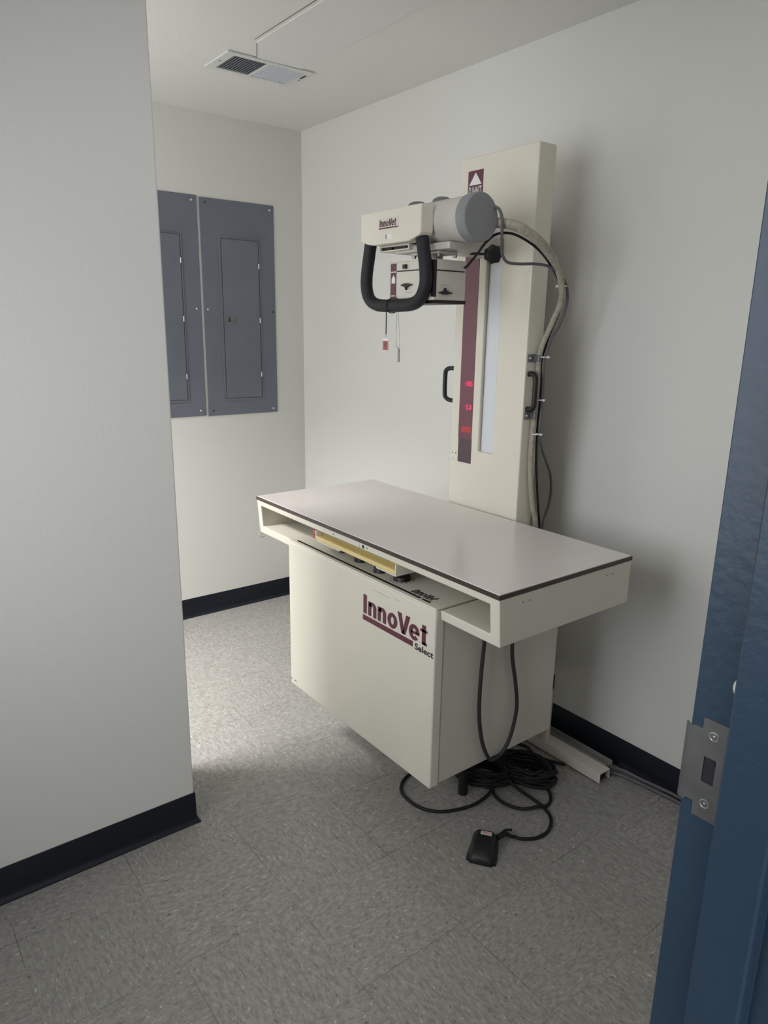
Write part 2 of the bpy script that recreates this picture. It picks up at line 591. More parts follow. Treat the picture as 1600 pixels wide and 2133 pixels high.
# strike plate: plate with latch hole and a curled lip
bm = B()
yf = YJ - 0.0018
cells(bm, [3.040, 3.048, 3.0525, 3.0635, 3.0705], [yf, YJ], [1.0515, 1.0645, 1.0875, 1.1125, 1.1375, 1.1485],
      lambda i, j, k: not (i == 2 and k == 2) and not (i == 0 and k in (0, 4)))
lip = [(3.0405, yf), (3.036, yf - 0.0004), (3.0325, yf + 0.0012), (3.031, yf + 0.004), (3.0325, yf + 0.0045), (3.0345, yf + 0.0025), (3.037, yf + 0.0018), (3.0405, YJ)]
prism(bm, lip, 'z', 1.0620, 1.1365)
sp = obj('strike_plate', bm, DULL, door, label='dull steel strike plate')
ROOT[sp] = Vector((0, 0, 0))
bm = B(); prism(bm, [(3.0522, 1.087), (3.0612, 1.087), (3.0638, 1.090), (3.0638, 1.104), (3.0605, 1.113), (3.0522, 1.113)], 'y', YJ - 0.0008, YJ - 0.0001)
obj('latch_hole', bm, VOID, sp)
for z in (1.067, 1.134):
    bm = B()
    lathe(bm, (3.0585, yf + 0.0002, z), (0, -1, 0), [(0, 0.0048), (0.0006, 0.0046), (0.0007, 0.0038), (0.0001, 0.0032), (0.0001, 0.0016), (0.0004, 0.001)], 18)
    obj('screw', bm, STEEL, sp, smooth=40)
bm = B(); lathe(bm, (3.0715, YJ, 1.187), (0.2, -1, 0), [(0, 0.0042), (0.003, 0.0036), (0.0045, 0.001)], 14)
for v in bm.verts:
    v.co.z = 1.187 + (v.co.z - 1.187) * 1.7
obj('door_bumper', bm, WHITE, door, smooth=60)

# shallow access patch on the ceiling
bm = B(); prism(bm, [(0.762, -0.640), (0.890, -0.707), (2.30, -0.707), (2.30, -0.455), (0.770, -0.455)], 'z', H - 0.003, H)
struct('trim_1', bm, PATCH)
SEAM_SHADE = mat('seam_shade', (0.20, 0.19, 0.175), 0.8)  # dark strips draw the seam, with its shadow put into the colour
bm = B(); prism(bm, [(0.905, -0.7235), (2.30, -0.7245), (2.30, -0.7175), (0.905, -0.7205)], 'z', H - 0.0006, H)
struct('trim_2', bm, SEAM_SHADE)
bm = B(); prism(bm, [(0.765, -0.6415), (0.884, -0.7040), (0.886, -0.7020), (0.765, -0.6385)], 'z', H - 0.0036, H)
struct('trim_3', bm, SEAM_SHADE)

# ================================================================== CEILING VENT
vent = thing('air_vent', 'white ceiling air vent with two louvred halves', 'vent', (0.66, -0.575, H))
x0, x1, y0, y1 = 0.563, 0.766, -0.752, -0.400
bm = B(); cells(bm, [x0, 0.588, 0.741, x1], [y0, -0.715, -0.582, -0.574, -0.425, y1], [H - 0.007, H - 0.0002],
                lambda i, j, k: not (i == 1 and j in (1, 3)))
obj('frame', bm, VENTW, vent, bevel=0.002)
bm = B(); box(bm, 0.588, 0.741, -0.715, -0.425, H - 0.0006, H - 0.0001)
obj('duct', bm, mat('vent_duct', (0.10, 0.105, 0.12), 0.7), vent)
for half, (ya, yb, tilt) in enumerate(((-0.713, -0.583, 1), (-0.572, -0.427, -1))):
    bm = B()
    n = 12
    for q in range(n):
        yc = ya + (yb - ya) * (q + 0.5) / n
        dy = 0.0032 * tilt
        prism(bm, [(yc - dy - 0.0007, H - 0.0065), (yc - dy + 0.0007, H - 0.0065), (yc + dy + 0.0007, H - 0.0012), (yc + dy - 0.0007, H - 0.0012)], 'x', 0.588, 0.741)
    obj('louvres', bm, VENTG, vent)
bm = B(); box(bm, 0.690, 0.728, -0.4185, -0.4145, H - 0.010, H - 0.006)
obj('lever', bm, VOID, vent)
for y in (-0.736, -0.409):
    bm = B(); cyl(bm, (0.665, y, H - 0.006), (0, 0, -1), 0.004, 0.002, 12)
    obj('screw', bm, DULL, vent)

# ================================================================== BREAKER PANELS ON THE BACK WALL


def breaker_panel(label, yl, yr, z0, z1, dl, dr, dz0, dz1, screws, hinges, latch):
    t = thing('electrical_panel', label, 'electrical panel', (0.0, (yl + yr) / 2, z0), 'grey breaker panels on the back wall')
    bm = B(); box(bm, 0.0005, 0.005, yl, yr, z0, z1)
    obj('cover', bm, PANEL, t, bevel=0.003)
    # raised frame round the door, then the door leaf
    bm = B(); cells(bm, [0.005, 0.0085], [dl - 0.013, dl - 0.004, dr + 0.004, dr + 0.011], [dz0 - 0.014, dz0 - 0.004, dz1 + 0.003, dz1 + 0.009], lambda i, j, k: j != 1 or k != 1)
    obj('door_frame', bm, PANEL, t, bevel=0.0015)
    bm = B(); box(bm, 0.005, 0.0105, dl, dr, dz0, dz1)
    dd = obj('door', bm, PANEL, t, bevel=0.0015)
    for z in hinges:
        bm = B(); cyl(bm, (0.0115, dr + 0.001, z - 0.012), (0, 0, 1), 0.0035, 0.024, 12)
        obj('hinge', bm, STEEL, dd, smooth=40)
    if latch:
        bm = B(); cells(bm, [0.0105, 0.0135], [dl + 0.008, dl + 0.014, dl + 0.050, dl + 0.056], [1.473, 1.479, 1.505, 1.511], lambda i, j, k: j != 1 or k != 1)
        box(bm, 0.0103, 0.0112, dl + 0.014, dl + 0.050, 1.479, 1.505)
        box(bm, 0.011, 0.0135, dl + 0.034, dl + 0.048, 1.480, 1.504)
        la = obj('latch', bm, DULL, dd, bevel=0.0008)
        bm = B(); box(bm, 0.0112, 0.0118, dl + 0.022, dl + 0.030, 1.482, 1.502)
        obj('latch_slot', bm, VOID, dd)
    for y, z, dark in screws:
        bm = B()
        if dark:
            cyl(bm, (0.0051, y, z), (1, 0, 0), 0.0048, 0.0006, 14)
        else:
            lathe(bm, (0.005, y, z), (1, 0, 0), [(0, 0.0065), (0.0015, 0.006), (0.0035, 0.003), (0.0038, 0.001)], 14)
        obj('screw_hole' if dark else 'screw', bm, VOID if dark else STEEL, t, smooth=60)
    return t


breaker_panel('grey breaker panel with latched door, right of the pair on back wall', -0.5517, -0.1655, 1.0313, 2.0352, -0.450, -0.258, 1.115, 1.862,
              [(-0.522, 2.015, 1), (-0.187, 2.013, 0), (-0.529, 1.539, 0), (-0.182, 1.534, 1), (-0.524, 1.056, 1), (-0.190, 1.051, 0)], (1.748, 1.491, 1.228), True)
breaker_panel('grey breaker panel partly hidden behind the left wall corner', -0.9480, -0.5615, 1.0345, 2.0400, -0.850, -0.656, 1.118, 1.864,
              [(-0.587, 2.018, 0), (-0.585, 1.540, 0), (-0.588, 1.060, 0), (-0.925, 2.018, 0), (-0.925, 1.060, 0)], (1.752, 1.493, 1.228), True)

# ================================================================== CONTROL CABINET UNDER THE TABLE
cab = thing('control_cabinet', 'cream metal control cabinet with maroon lettering under the table', 'cabinet', (1.658, -0.586, 0.0))
CX0, CX1, CF = 1.277, 2.038, -0.842
bm = B(); box(bm, CX0 + 0.004, CX1 - 0.003, -0.806, -0.329, 0.231, 0.760)
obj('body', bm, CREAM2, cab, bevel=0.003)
bm = B(); box(bm, CX0, CX1, CF, -0.809, 0.227, 0.760)
fp = obj('front_panel', bm, CREAM, cab, bevel=0.005, segs=3)
bm = innovet_bm((1.718, CF - 0.0001, 0.649), *XZ, 0.290, 0.059)
lg = obj('lettering', bm, MAROON, fp, label='large maroon lettering')
bm = B(); box(bm, 1.716, 1.949, CF - 0.0007, CF + 0.001, 0.627, 0.643)
obj('underline', bm, MAROON, fp, label='maroon bar')
bm = text_bm('Select', (1.958, CF - 0.0001, 0.6235), *XZ, 0.076, 0.0185, 0.0006, bold=0.022)
obj('lettering', bm, BLACK, fp, label='small black lettering')
for a, b, z in ((1.762, 1.840, 0.7345), (1.866, 1.888, 0.739)):
    bm = B(); box(bm, a, b, CF - 0.0003, CF + 0.001, z, z + 0.0008)
    obj('scratch', bm, GREYCH, fp)
for a, b, z in ((1.281, 1.288, 0.246), (1.302, 1.318, 0.2465)):
    bm = B(); box(bm, a, b, CF - 0.0003, CF + 0.001, z, z + 0.003)
    obj('scuff', bm, BLACK, fp)
# control panel on top
bm = B(); box(bm, CX0, CX1, CF + 0.001, -0.345, 0.7595, 0.766)
cp = obj('control_panel', bm, CREAM, cab, bevel=0.002)
ZT = 0.766
bm = B(); box(bm, 1.309, 1.895, -0.8275, -0.8195, ZT, ZT + 0.0006)
prism(bm, [(1.895, -0.8275), (1.955, -0.8275), (1.955, -0.8195), (1.895, -0.8195)], 'z', ZT, ZT + 0.0006)
box(bm, 1.962, 1.994, -0.8275, -0.8195, ZT, ZT + 0.0006)
obj('printed_line', bm, BLACK, cp)
bm = innovet_bm((1.898, -0.814, ZT), (1, 0, 0), (0, 1, 0), 0.092, 0.030, shear=0.30, sw=0.17)
obj('lettering', bm, BLACK, cp)
for x, y, r, h in ((1.503, -0.770, 0.0125, 0.010), (1.606, -0.772, 0.022, 0.024), (1.720, -0.783, 0.0215, 0.013), (1.811, -0.773, 0.0265, 0.013)):
    bm = B(); lathe(bm, (x, y, ZT), (0, 0, 1), [(0, r), (h * 0.8, r * 0.94), (h, r * 0.85), (h, r * 0.3)], 28)
    obj('dial', bm, BLACK, cp, smooth=35)
bm = B()
for q in range(13):
    a = math.radians(-150 + q * 22)
    c, s = math.cos(a), math.sin(a)
    o = Vector((1.811, -0.773, ZT))
    d = Vector((c, s, 0)); e = Vector((-s, c, 0))
    p0, p1 = o + d * 0.031, o + d * 0.037
    vs = [bm.verts.new(p + e * k + Vector((0, 0, z))) for z in (0.0, 0.0005) for p, k in ((p0, -0.0012), (p0, 0.0012), (p1, 0.0012), (p1, -0.0012))]
    bm.faces.new(vs[4:]); bm.faces.new(vs[:4][::-1])
    for k in range(4):
        bm.faces.new((vs[k], vs[(k + 1) % 4], vs[4 + (k + 1) % 4], vs[4 + k]))
obj('dial_marks', bm, BLACK, cp)
for x, y in ((1.882, -0.553), (1.43, -0.553), (1.43, -0.38), (1.84, -0.36)):
    bm = B(); lathe(bm, (x, y, 0), (0, 0, 1), [(0, 0.0155), (0.012, 0.0165), (0.020, 0.0165), (0.024, 0.0155), (0.234, 0.0155)], 20)
    obj('foot', bm, BLACK, cab, smooth=40, label='black levelling foot')
bm = B(); lathe(bm, (2.034, -0.788, 0.722), (1, 0, 0), [(0, 0.005), (0.006, 0.0045), (0.008, 0.002)], 14)
obj('bumper', bm, BLACK, cab, smooth=50)

# ================================================================== EXAMINATION TABLE
tab = thing('examination_table', 'cream examination table with pale laminate top and brown edging', 'table', (1.65, -0.577, 0.735))
TX0, TX1, TY0, TY1 = 1.0485, 2.253, -0.839, -0.3157
bm = B()
cells(bm, [TX0, 1.076, 1.2735, 2.0425, 2.221, TX1], [TY0, -0.835, -0.333, TY1], [0.735, 0.762, 0.8395, 0.8615],
      lambda i, j, k: k == 2 or i in (0, 4) or (k == 0 and i in (1, 3)) or (j == 2 and i in (1, 3)))
for v in bm.verts:
    if v.co.y < -0.80:
        v.co.y += (0.8615 - v.co.z) * 0.085
fr = obj('frame', bm, CREAM, tab, bevel=0.003)
bm = B(); cells(bm, [TX0 - 0.001, TX0 + 0.004, TX1 - 0.004, TX1 + 0.0015], [TY0 - 0.0015, TY0 + 0.004, TY1 - 0.004, TY1 + 0.001], [0.8592, 0.8710],
                lambda i, j, k: i != 1 or j != 1)
obj('edge_trim', bm, BROWN, tab, bevel=0.001)
bm = B(); box(bm, TX0 + 0.001, TX1 - 0.0015, TY0 + 0.001, TY1 - 0.001, 0.8635, 0.8728)
obj('tabletop', bm, LAM, tab, bevel=0.0018)
# holes and small rivets in the front rail and the right end
for x, z, r in ((1.708, 0.850, 0.0055), (1.727, 0.850, 0.0022), (1.551, 0.850, 0.0022)):
    bm = B(); cyl(bm, (x, TY0 + 0.003, z), (0, -1, 0), r, 0.0026, 14)
    obj('rivet', bm, BLACK, tab)
for y in (-0.755, -0.731, -0.424, -0.400):
    bm = B(); cyl(bm, (TX1 - 0.001, y, 0.8365), (1, 0, 0), 0.0018, 0.0016, 10)
    obj('rivet', bm, BROWN, tab)
bm = B(); box(bm, 1.6885, 1.6893, TY0 + 0.0005, TY0 + 0.004, 0.842, 0.860)
box(bm, 1.455, 1.835, TY0 + 0.0004, TY0 + 0.0015, 0.8402, 0.8408)
obj('seam', bm, GREYCH, tab)

# cassette in its tray, pulled out under the front rail
tray = thing('cassette_tray', 'cream sliding tray under the front rail of the table', 'tray', (1.66, -0.70, 0.8045))
bm = B()
cells(bm, [1.462, 1.590, 1.775, 1.8635, 1.868], [-0.842, -0.824, -0.50], [0.8045, 0.8085, 0.8392],
      lambda i, j, k: (k == 0 and (j == 1 or i in (0, 2, 3))) or (k == 1 and i == 3))
obj('tray_body', bm, CREAM, tray, bevel=0.0008)
cas = thing('film_cassette', 'yellow film cassette with a red end lying in the tray', 'cassette', (1.66, -0.70, 0.8087))
bm = B(); box(bm, 1.456, 1.8630, -0.8415, -0.525, 0.8087, 0.8215)
obj('cassette_body', bm, YELLOW, cas, bevel=0.0015)
bm = B(); box(bm, 1.458, 1.862, -0.822, -0.53, 0.8215, 0.8388)
obj('cassette_lid', bm, YELLOWD, cas, bevel=0.001)
bm = B(); box(bm, 1.4505, 1.4558, -0.8415, -0.78, 0.8088, 0.8385)
obj('end_strip', bm, CREAM, cas, bevel=0.001)
bm = B(); cells(bm, [1.432, 1.4503], [-0.840, -0.81], [0.809, 0.821, 0.8245, 0.837], lambda i, j, k: k != 1)
box(bm, 1.437, 1.4503, -0.836, -0.81, 0.8205, 0.825)
obj('end_cap', bm, RED, cas, bevel=0.004, label='red ribbed end cap')

# clear hook on the left end of the table
bm = B()
pth = smooth_path([(1.0467, -0.829, 0.775), (1.0465, -0.830, 0.745), (1.0463, -0.829, 0.722), (1.0462, -0.822, 0.713), (1.0462, -0.812, 0.715), (1.0463, -0.808, 0.724), (1.0465, -0.810, 0.731)], 6)
tube(bm, pth, 0.0022, 8)
tag(obj('wire_hook', bm, CLEAR, None, (1.046, -0.82, 0.712), smooth=60), 'small clear hook hanging from the left end of the table', 'hook')

# ================================================================== TUBE STAND (COLUMN)
st = thing('tube_stand', 'tall cream column with maroon display strip standing behind the table', 'column', (1.65, -0.16, 0.0))
SX0, SX1, SYF, SYB, SZT = 1.4875, 1.812, -0.303, -0.228, 1.9934
bm = B()
cells(bm, [SX0, 1.6235, 1.690, SX1], [SYF, SYF + 0.022, SYB], [0.27, 1.070, 1.790, SZT], lambda i, j, k: not (i == 1 and k == 1 and j == 0))
obj('column_housing', bm, CREAM, st, bevel=0.004)
bm = B(); box(bm, 1.627, 1.690, SYF + 0.012, SYF + 0.0225, 1.070, 1.790)
obj('track', bm, TRACK, st, label='pale blue-white track')
bm = B(); box(bm, 1.6235, 1.627, SYF + 0.016, SYF + 0.0222, 1.070, 1.790)
obj('track_gap', bm, VOID, st)
bm = B(); box(bm, 1.50, 1.60, -0.229, -0.02, 0.10, 1.80)
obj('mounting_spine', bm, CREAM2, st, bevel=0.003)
# maroon strip with lit readings
bm = B(); box(bm, 1.5265, 1.5915, SYF - 0.0012, SYF + 0.001, 1.106, 1.76)
ds = obj('display_strip', bm, MAROON2, st)
bm = B(); box(bm, 1.5285, 1.5925, SYF - 0.0012, SYF + 0.001, 1.022, 1.1059)
obj('display_window', bm, MAROON3, st, label='dark lower end of the display strip')
e = SYF - 0.0013
bm = text_bm('105', (1.558, e, 1.2835), *XZ, 0.027, 0.0165, 0.0005, bold=0.0)
obj('digits', bm, LED, ds, label='glowing pink digits')
bm = text_bm('5.0', (1.5605, e, 1.2055), *XZ, 0.0245, 0.0165, 0.0005, bold=0.0)
obj('digits', bm, LED, ds, label='glowing pink digits')
bm = B(); box(bm, 1.541, 1.586, e, SYF, 1.1275, 1.1465)
obj('button', bm, LEDR, ds, label='faintly lit red button')
for x, z in ((1.545, 1.291), (1.545, 1.213)):
    bm = B(); prism(bm, [(x, z), (x + 0.008, z + 0.004), (x + 0.008, z - 0.004)], 'y', e, SYF)
    obj('indicator', bm, LEDR, ds)
# maker's plate at the top
bm = B(); box(bm, 1.5235, 1.590, SYF - 0.001, SYF + 0.001, 1.862, 1.952)
pl = obj('label_plate', bm, MAROON, st)
bm = B(); prism(bm, [(1.529, 1.9095), (1.5845, 1.9095), (1.5567, 1.9455)], 'y', SYF - 0.0016, SYF)
obj('emblem', bm, WHITE, pl)
bm = text_bm('SUMMIT', (1.5285, SYF - 0.0010, 1.8655), *XZ, 0.0565, 0.040, 0.0006, bold=0.004)
obj('lettering', bm, WHITE, pl)
# grab handles on both sides


def grab(path, r, name='handle'):
    bm = B()
    tube(bm, smooth_path(path, 6), r, 10)
    return obj(name, bm, BLACK, st, smooth=60)


grab([(1.811, -0.285, 1.338), (1.825, -0.285, 1.339), (1.837, -0.285, 1.330), (1.840, -0.285, 1.315), (1.840, -0.285, 1.255), (1.838, -0.285, 1.240), (1.826, -0.285, 1.230), (1.811, -0.285, 1.230)], 0.0085)
grab([(1.489, -0.280, 1.336), (1.450, -0.280, 1.336), (1.430, -0.280, 1.330), (1.423, -0.280, 1.315), (1.423, -0.280, 1.248), (1.430, -0.280, 1.233), (1.450, -0.280, 1.226), (1.489, -0.280, 1.226)], 0.0078)
for z in (1.386, 1.209):
    bm = B(); box(bm, 1.8115, 1.8145, -0.297, -0.262, z - 0.012, z + 0.012)
    box(bm, 1.8145, 1.834, -0.272, -0.262, z - 0.010, z + 0.010)
    k = obj('cable_clamp', bm, DULL, st, bevel=0.001)
    bm = B(); lathe(bm, (1.8144, -0.287, z), (1, 0, 0), [(0, 0.005), (0.003, 0.004), (0.004, 0.001)], 12)
    obj('screw', bm, STEEL, k, smooth=50)
for x, z, r in ((1.501, 1.049, 0.0025), (1.517, 1.049, 0.003), (1.502, 1.027, 0.005)):
    bm = B(); lathe(bm, (x, SYF, z), (0, -1, 0), [(0, r), (0.001, r), (0.0012, r * 0.5)], 14)
    obj('screw', bm, DULL if r < 0.004 else CREAM2, st)
# floor rail, rear channel and post
bm = B()
cells(bm, [1.18, 2.121], [-0.154, -0.1515, -0.101, -0.0985], [0.004, 0.037, 0.040], lambda i, j, k: k == 1 or j in (0, 2))
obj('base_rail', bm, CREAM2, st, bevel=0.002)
bm = B(); box(bm, 1.20, 2.108, -0.150, -0.102, 0.0, 0.030)
obj('rail_core', bm, VOID, st)
bm = B()
cells(bm, [1.20, 2.100], [-0.0975, -0.094, -0.060, -0.056], [0.0, 0.030, 0.044], lambda i, j, k: k == 0 or j in (0, 2))
obj('cable_channel', bm, GREYCH, st, bevel=0.001)
bm = B(); box(bm, 1.868, 1.885, -0.152, -0.1285, 0.040, 0.30); box(bm, 1.56, 1.885, -0.152, -0.1285, 0.24, 0.30)
obj('support_post', bm, CREAM, st, bevel=0.002)

# ================================================================== TUBE HEAD
th = thing('xray_source', 'cream tube head with grey end cap and black loop handle on the column', 'x-ray head', (1.66, -0.578, 1.53))
TY, TZ = -0.576, 1.758
bm = B(); lathe(bm, (1.475, TY, TZ), (1, 0, 0), [(0, 0.05), (0.006, 0.058), (0.362, 0.0585), (0.366, 0.056)], 56)
obj('tube_housing', bm, TUBEB, th, smooth=35)
bm = B(); lathe(bm, (1.832, TY, TZ), (1, 0, 0), [(0, 0.059), (0.0005, 0.0625), (0.030, 0.0632), (0.0335, 0.0622), (0.0355, 0.0595), (0.036, 0.02)], 56)
obj('end_cap', bm, GREYCAP, th, smooth=30, label='grey round end cap')
for x in (1.592, 1.700):
    bm = B(); lathe(bm, (x, -0.568, 1.79), (0, 0, 1), [(0, 0.029), (0.024, 0.029), (0.032, 0.025), (0.0365, 0.016), (0.038, 0.004)], 28)
    obj('cable_socket', bm, SOCKET, th, smooth=50)
# front cover with label and window
bm = B(); prism(bm, [(1.463, 1.796), (1.742, 1.796), (1.742, 1.724), (1.737, 1.717), (1.690, 1.7035), (1.522, 1.7035), (1.490, 1.709), (1.463, 1.719)], 'y', -0.680, -0.634)
prism(bm, [(1.470, 1.788), (1.735, 1.788), (1.735, 1.73), (1.47, 1.73)], 'y', -0.636, -0.600)
cv = obj('front_cover', bm, CREAM, th, bevel=0.0045, segs=3)
ROOT[cv] = ROOT[th]
fy = -0.680
bm = B(); prism(bm, [(1.554, 1.743), (1.645, 1.743), (1.645, 1.7735), (1.554, 1.7735)], 'y', fy - 0.0008, fy)
obj('label_plate', bm, CREAM2, cv)
bm = innovet_bm((1.558, fy - 0.0008, 1.7505), *XZ, 0.078, 0.019, sw=0.19, shear=0.1)
obj('lettering', bm, MAROON, cv)
bm = B(); box(bm, 1.555, 1.643, fy - 0.0013, fy, 1.7445, 1.748)
obj('underline', bm, MAROON, cv)
bm = B(); cells(bm, [1.5865, 1.593, 1.6165], [fy - 0.0006, fy], [1.7165, 1.7285], lambda i, j, k: i == 1)
obj('window', bm, WHITE, cv)
bm = B(); box(bm, 1.5865, 1.593, fy - 0.0006, fy, 1.7165, 1.7285)
obj('window_shade', bm, GREYCAP, cv)
# loop handle
hp = [(1.484, -0.655, 1.722), (1.474, -0.655, 1.680), (1.462, -0.655, 1.620), (1.464, -0.655, 1.580), (1.480, -0.655, 1.553), (1.510, -0.655, 1.5385), (1.555, -0.655, 1.5335),
      (1.655, -0.655, 1.5345), (1.700, -0.655, 1.541), (1.727, -0.655, 1.560), (1.741, -0.655, 1.592), (1.739, -0.655, 1.630), (1.728, -0.655, 1.680), (1.719, -0.655, 1.716)]
bm = B(); tube(bm, smooth_path(hp, 8), 0.0185, 18)
obj('handle', bm, RUBBER, th, smooth=60, label='black foam loop handle')
# film-tray bracket, mounting plate, neck and arm below the tube
bm = B(); cells(bm, [1.506, 1.510, 1.641, 1.645], [-0.640, -0.52, -0.515], [1.688, 1.6915, 1.7005, 1.704], lambda i, j, k: k in (0, 2) or i in (0, 2) or j == 1)
obj('lower_bracket', bm, CREAM, th, bevel=0.0008)
bm = B(); box(bm, 1.511, 1.556, -0.634, -0.60, 1.6918, 1.7003); box(bm, 1.562, 1.620, -0.63, -0.60, 1.695, 1.7003)
obj('bracket_insert', bm, BLACK, th)
bm = B(); box(bm, 1.56, 1.80, -0.625, -0.50, 1.681, 1.6995); box(bm, 1.62, 1.742, -0.612, -0.54, 1.6725, 1.681)
obj('mounting_plate', bm, TUBEB, th, bevel=0.002)
for x, y in ((1.628, -0.606), (1.736, -0.606), (1.628, -0.545), (1.736, -0.545)):
    bm = B(); cyl(bm, (x, y, 1.6725), (0, 0, -1), 0.0065, 0.007, 6)
    obj('bolt', bm, DULL, th)
bm = B(); cyl(bm, (1.677, -0.578, 1.650), (0, 0, 1), 0.030, 0.024, 28)
obj('neck', bm, TUBEB, th, smooth=40)
bm = B(); prism(bm, [(-0.60, 1.700), (-0.45, 1.690), (-0.2915, 1.688), (-0.2915, 1.742), (-0.45, 1.742), (-0.60, 1.715)], 'x', 1.582, 1.674)
box(bm, 1.598, 1.689, -0.318, -0.2915, 1.690, 1.742)
obj('arm', bm, TUBEB, th, bevel=0.003)
bm = B(); cyl(bm, (1.668, -0.418, 1.690), (0.078, 0.016, -0.006), 0.004, 0.085, 12)
obj('knob_shaft', bm, BLACK, th)
bm = B()
a, u, w = basis((1, -0.62, 0.0))
rings = []
for d, k in ((0, 0.80), (0.004, 1.0), (0.016, 1.0), (0.020, 0.85), (0.021, 0.3)):
    ring = []
    for q in range(56):
        ang = 2 * math.pi * q / 56
        r = 0.0262 * k * (1 + 0.07 * math.cos(7 * ang))
        ring.append(bm.verts.new(Vector((1.737, -0.396, 1.684)) + a * d + (u * math.cos(ang) + w * math.sin(ang)) * r))
    rings.append(ring)
for r0, r1 in zip(rings, rings[1:]):
    for q in range(56):
        bm.faces.new((r0[q], r0[(q + 1) % 56], r1[(q + 1) % 56], r1[q]))
bm.faces.new(rings[0][::-1]); bm.faces.new(rings[-1])
obj('star_knob', bm, BLACK, th, smooth=50, label='black star knob')
# collimator under the neck
KX0, KX1, KY0, KY1 = 1.560, 1.757, -0.640, -0.519
bm = B(); box(bm, KX0, KX1, KY0, KY1, 1.5475, 1.6565)
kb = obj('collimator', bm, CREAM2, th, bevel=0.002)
bm = B(); box(bm, KX0 + 0.006, KX1 + 0.0008, KY0 + 0.006, KY1 + 0.002, 1.5385, 1.5478)
obj('base_strip', bm, BLACK, kb)
bm = B(); box(bm, KX0 + 0.003, KX0 + 0.030, KY0 - 0.0008, KY0 + 0.001, 1.5535, 1.6525)
obj('side_label', bm, MAROON, kb)
bm = B(); prism(bm, [(1.5685, 1.597), (1.5855, 1.597), (1.5855, 1.610), (1.577, 1.620), (1.5685, 1.610)], 'y', KY0 - 0.0012, KY0)
obj('emblem', bm, WHITE, kb)
for xa, xb, za, zb in ((1.564, 1.5895, 1.6275, 1.6305), (1.568, 1.586, 1.5605, 1.563)):
    bm = B(); box(bm, xa, xb, KY0 - 0.0012, KY0, za, zb)
    obj('label_bar', bm, WHITE, kb)
bm = B(); box(bm, 1.592, 1.738, KY0 - 0.0008, KY0 + 0.001, 1.6285, 1.6318)
obj('printed_line', bm, BLACK, kb)
bm = B(); box(bm, 1.626, 1.640, KY0 - 0.008, KY0, 1.6355, 1.6475)
obj('switch', bm, BLACK, kb, bevel=0.001)
bm = B(); box(bm, KX1 - 0.010, KX1 + 0.0012, KY0 - 0.0012, KY0 + 0.009, 1.556, 1.6545)
obj('corner_strip', bm, BLACK, kb)
bm = B(); box(bm, KX1 - 0.001, KX1 + 0.0008, KY0 + 0.009, KY1 - 0.006, 1.6255, 1.6290)
obj('printed_line', bm, BLACK, kb)


def pointer(o, ex, ey, n, flip):
    o, ex, ey, n = Vector(o), Vector(ex), Vector(ey), Vector(n)
    shape = [(-0.021, -0.0018), (-0.021, 0.0018), (-0.012, 0.003), (-0.006, 0.0055), (-0.0025, 0.0060), (0.0, 0.0135), (0.0025, 0.0060), (0.009, 0.0050), (0.013, 0.002), (0.024, 0.0018), (0.024, -0.0018), (0.013, -0.0022), (0.008, -0.0045), (-0.008, -0.0045), (-0.012, -0.0025)]
    bm = B()
    a = [bm.verts.new(o + ex * x + ey * (y * flip)) for x, y in shape]
    b = [bm.verts.new(o + ex * x + ey * (y * flip) + n * 0.008) for x, y in shape]
    m = len(shape)
    bm.faces.new(a); bm.faces.new(b[::-1])
    for i in range(m):
        bm.faces.new((a[i], a[(i + 1) % m], b[(i + 1) % m], b[i]))
    return obj('pointer_knob', bm, BLACK, kb)


pointer((1.641, KY0, 1.5905), (1, 0, 0), (0, 0, 1), (0, -1, 0), -1)
pointer((KX1, -0.600, 1.5675), (0, 1, 0), (0, 0, 1), (1, 0, 0), 1)
bm = B()
for q in range(6):
    a = math.radians(-125 + q * 14)
    x, z = 1.650 + 0.022 * math.cos(a), 1.5905 + 0.022 * math.sin(a)
    box(bm, x - 0.0008, x + 0.0008, KY0 - 0.0005, KY0, z - 0.0012, z + 0.0012)
obj('dial_marks', bm, GREYCH, kb)
bm = B()
for q in range(6):
    a = math.radians(120 - q * 14)
    y, z = -0.600 + 0.022 * math.cos(a), 1.5675 + 0.022 * math.sin(a)
    box(bm, KX1, KX1 + 0.0005, y - 0.0008, y + 0.0008, z - 0.0012, z + 0.0012)
obj('dial_marks', bm, GREYCH, kb)

# ================================================================== HANGING ON THE HANDLE
tg = thing('marker_tag', 'small red tag hanging from the handle on a dark cord', 'tag', (1.590, -0.675, 1.404))
bm = B(); tube(bm, smooth_path([(1.590, -0.6755, 1.452), (1.590, -0.6755, 1.515), (1.589, -0.6752, 1.540), (1.590, -0.670, 1.5485), (1.593, -0.664, 1.5522), (1.602, -0.652, 1.5545), (1.606, -0.640, 1.549), (1.600, -0.634, 1.535), (1.594, -0.640, 1.518), (1.592, -0.660, 1.5125), (1.5905, -0.6745, 1.520)], 6), 0.0015, 8)
obj('cord', bm, BCABLE, tg, smooth=60)
bm = B(); tube(bm, smooth_path([(1.590, -0.6755, 1.452), (1.5865, -0.6755, 1.445), (1.588, -0.6755, 1.438), (1.592, -0.6755, 1.438), (1.5935, -0.6755, 1.445)], 5, True), 0.0008, 6, True)
obj('ring', bm, STEEL, tg, smooth=60)
bm = B(); box(bm, 1.5755, 1.6045, -0.677, -0.6745, 1.404, 1.4395)
pt = obj('plate', bm, WHITE, tg, bevel=0.001)
bm = B(); box(bm, 1.5775, 1.6025, -0.6776, -0.677, 1.4055, 1.4325)
obj('red_face', bm, RED, pt)
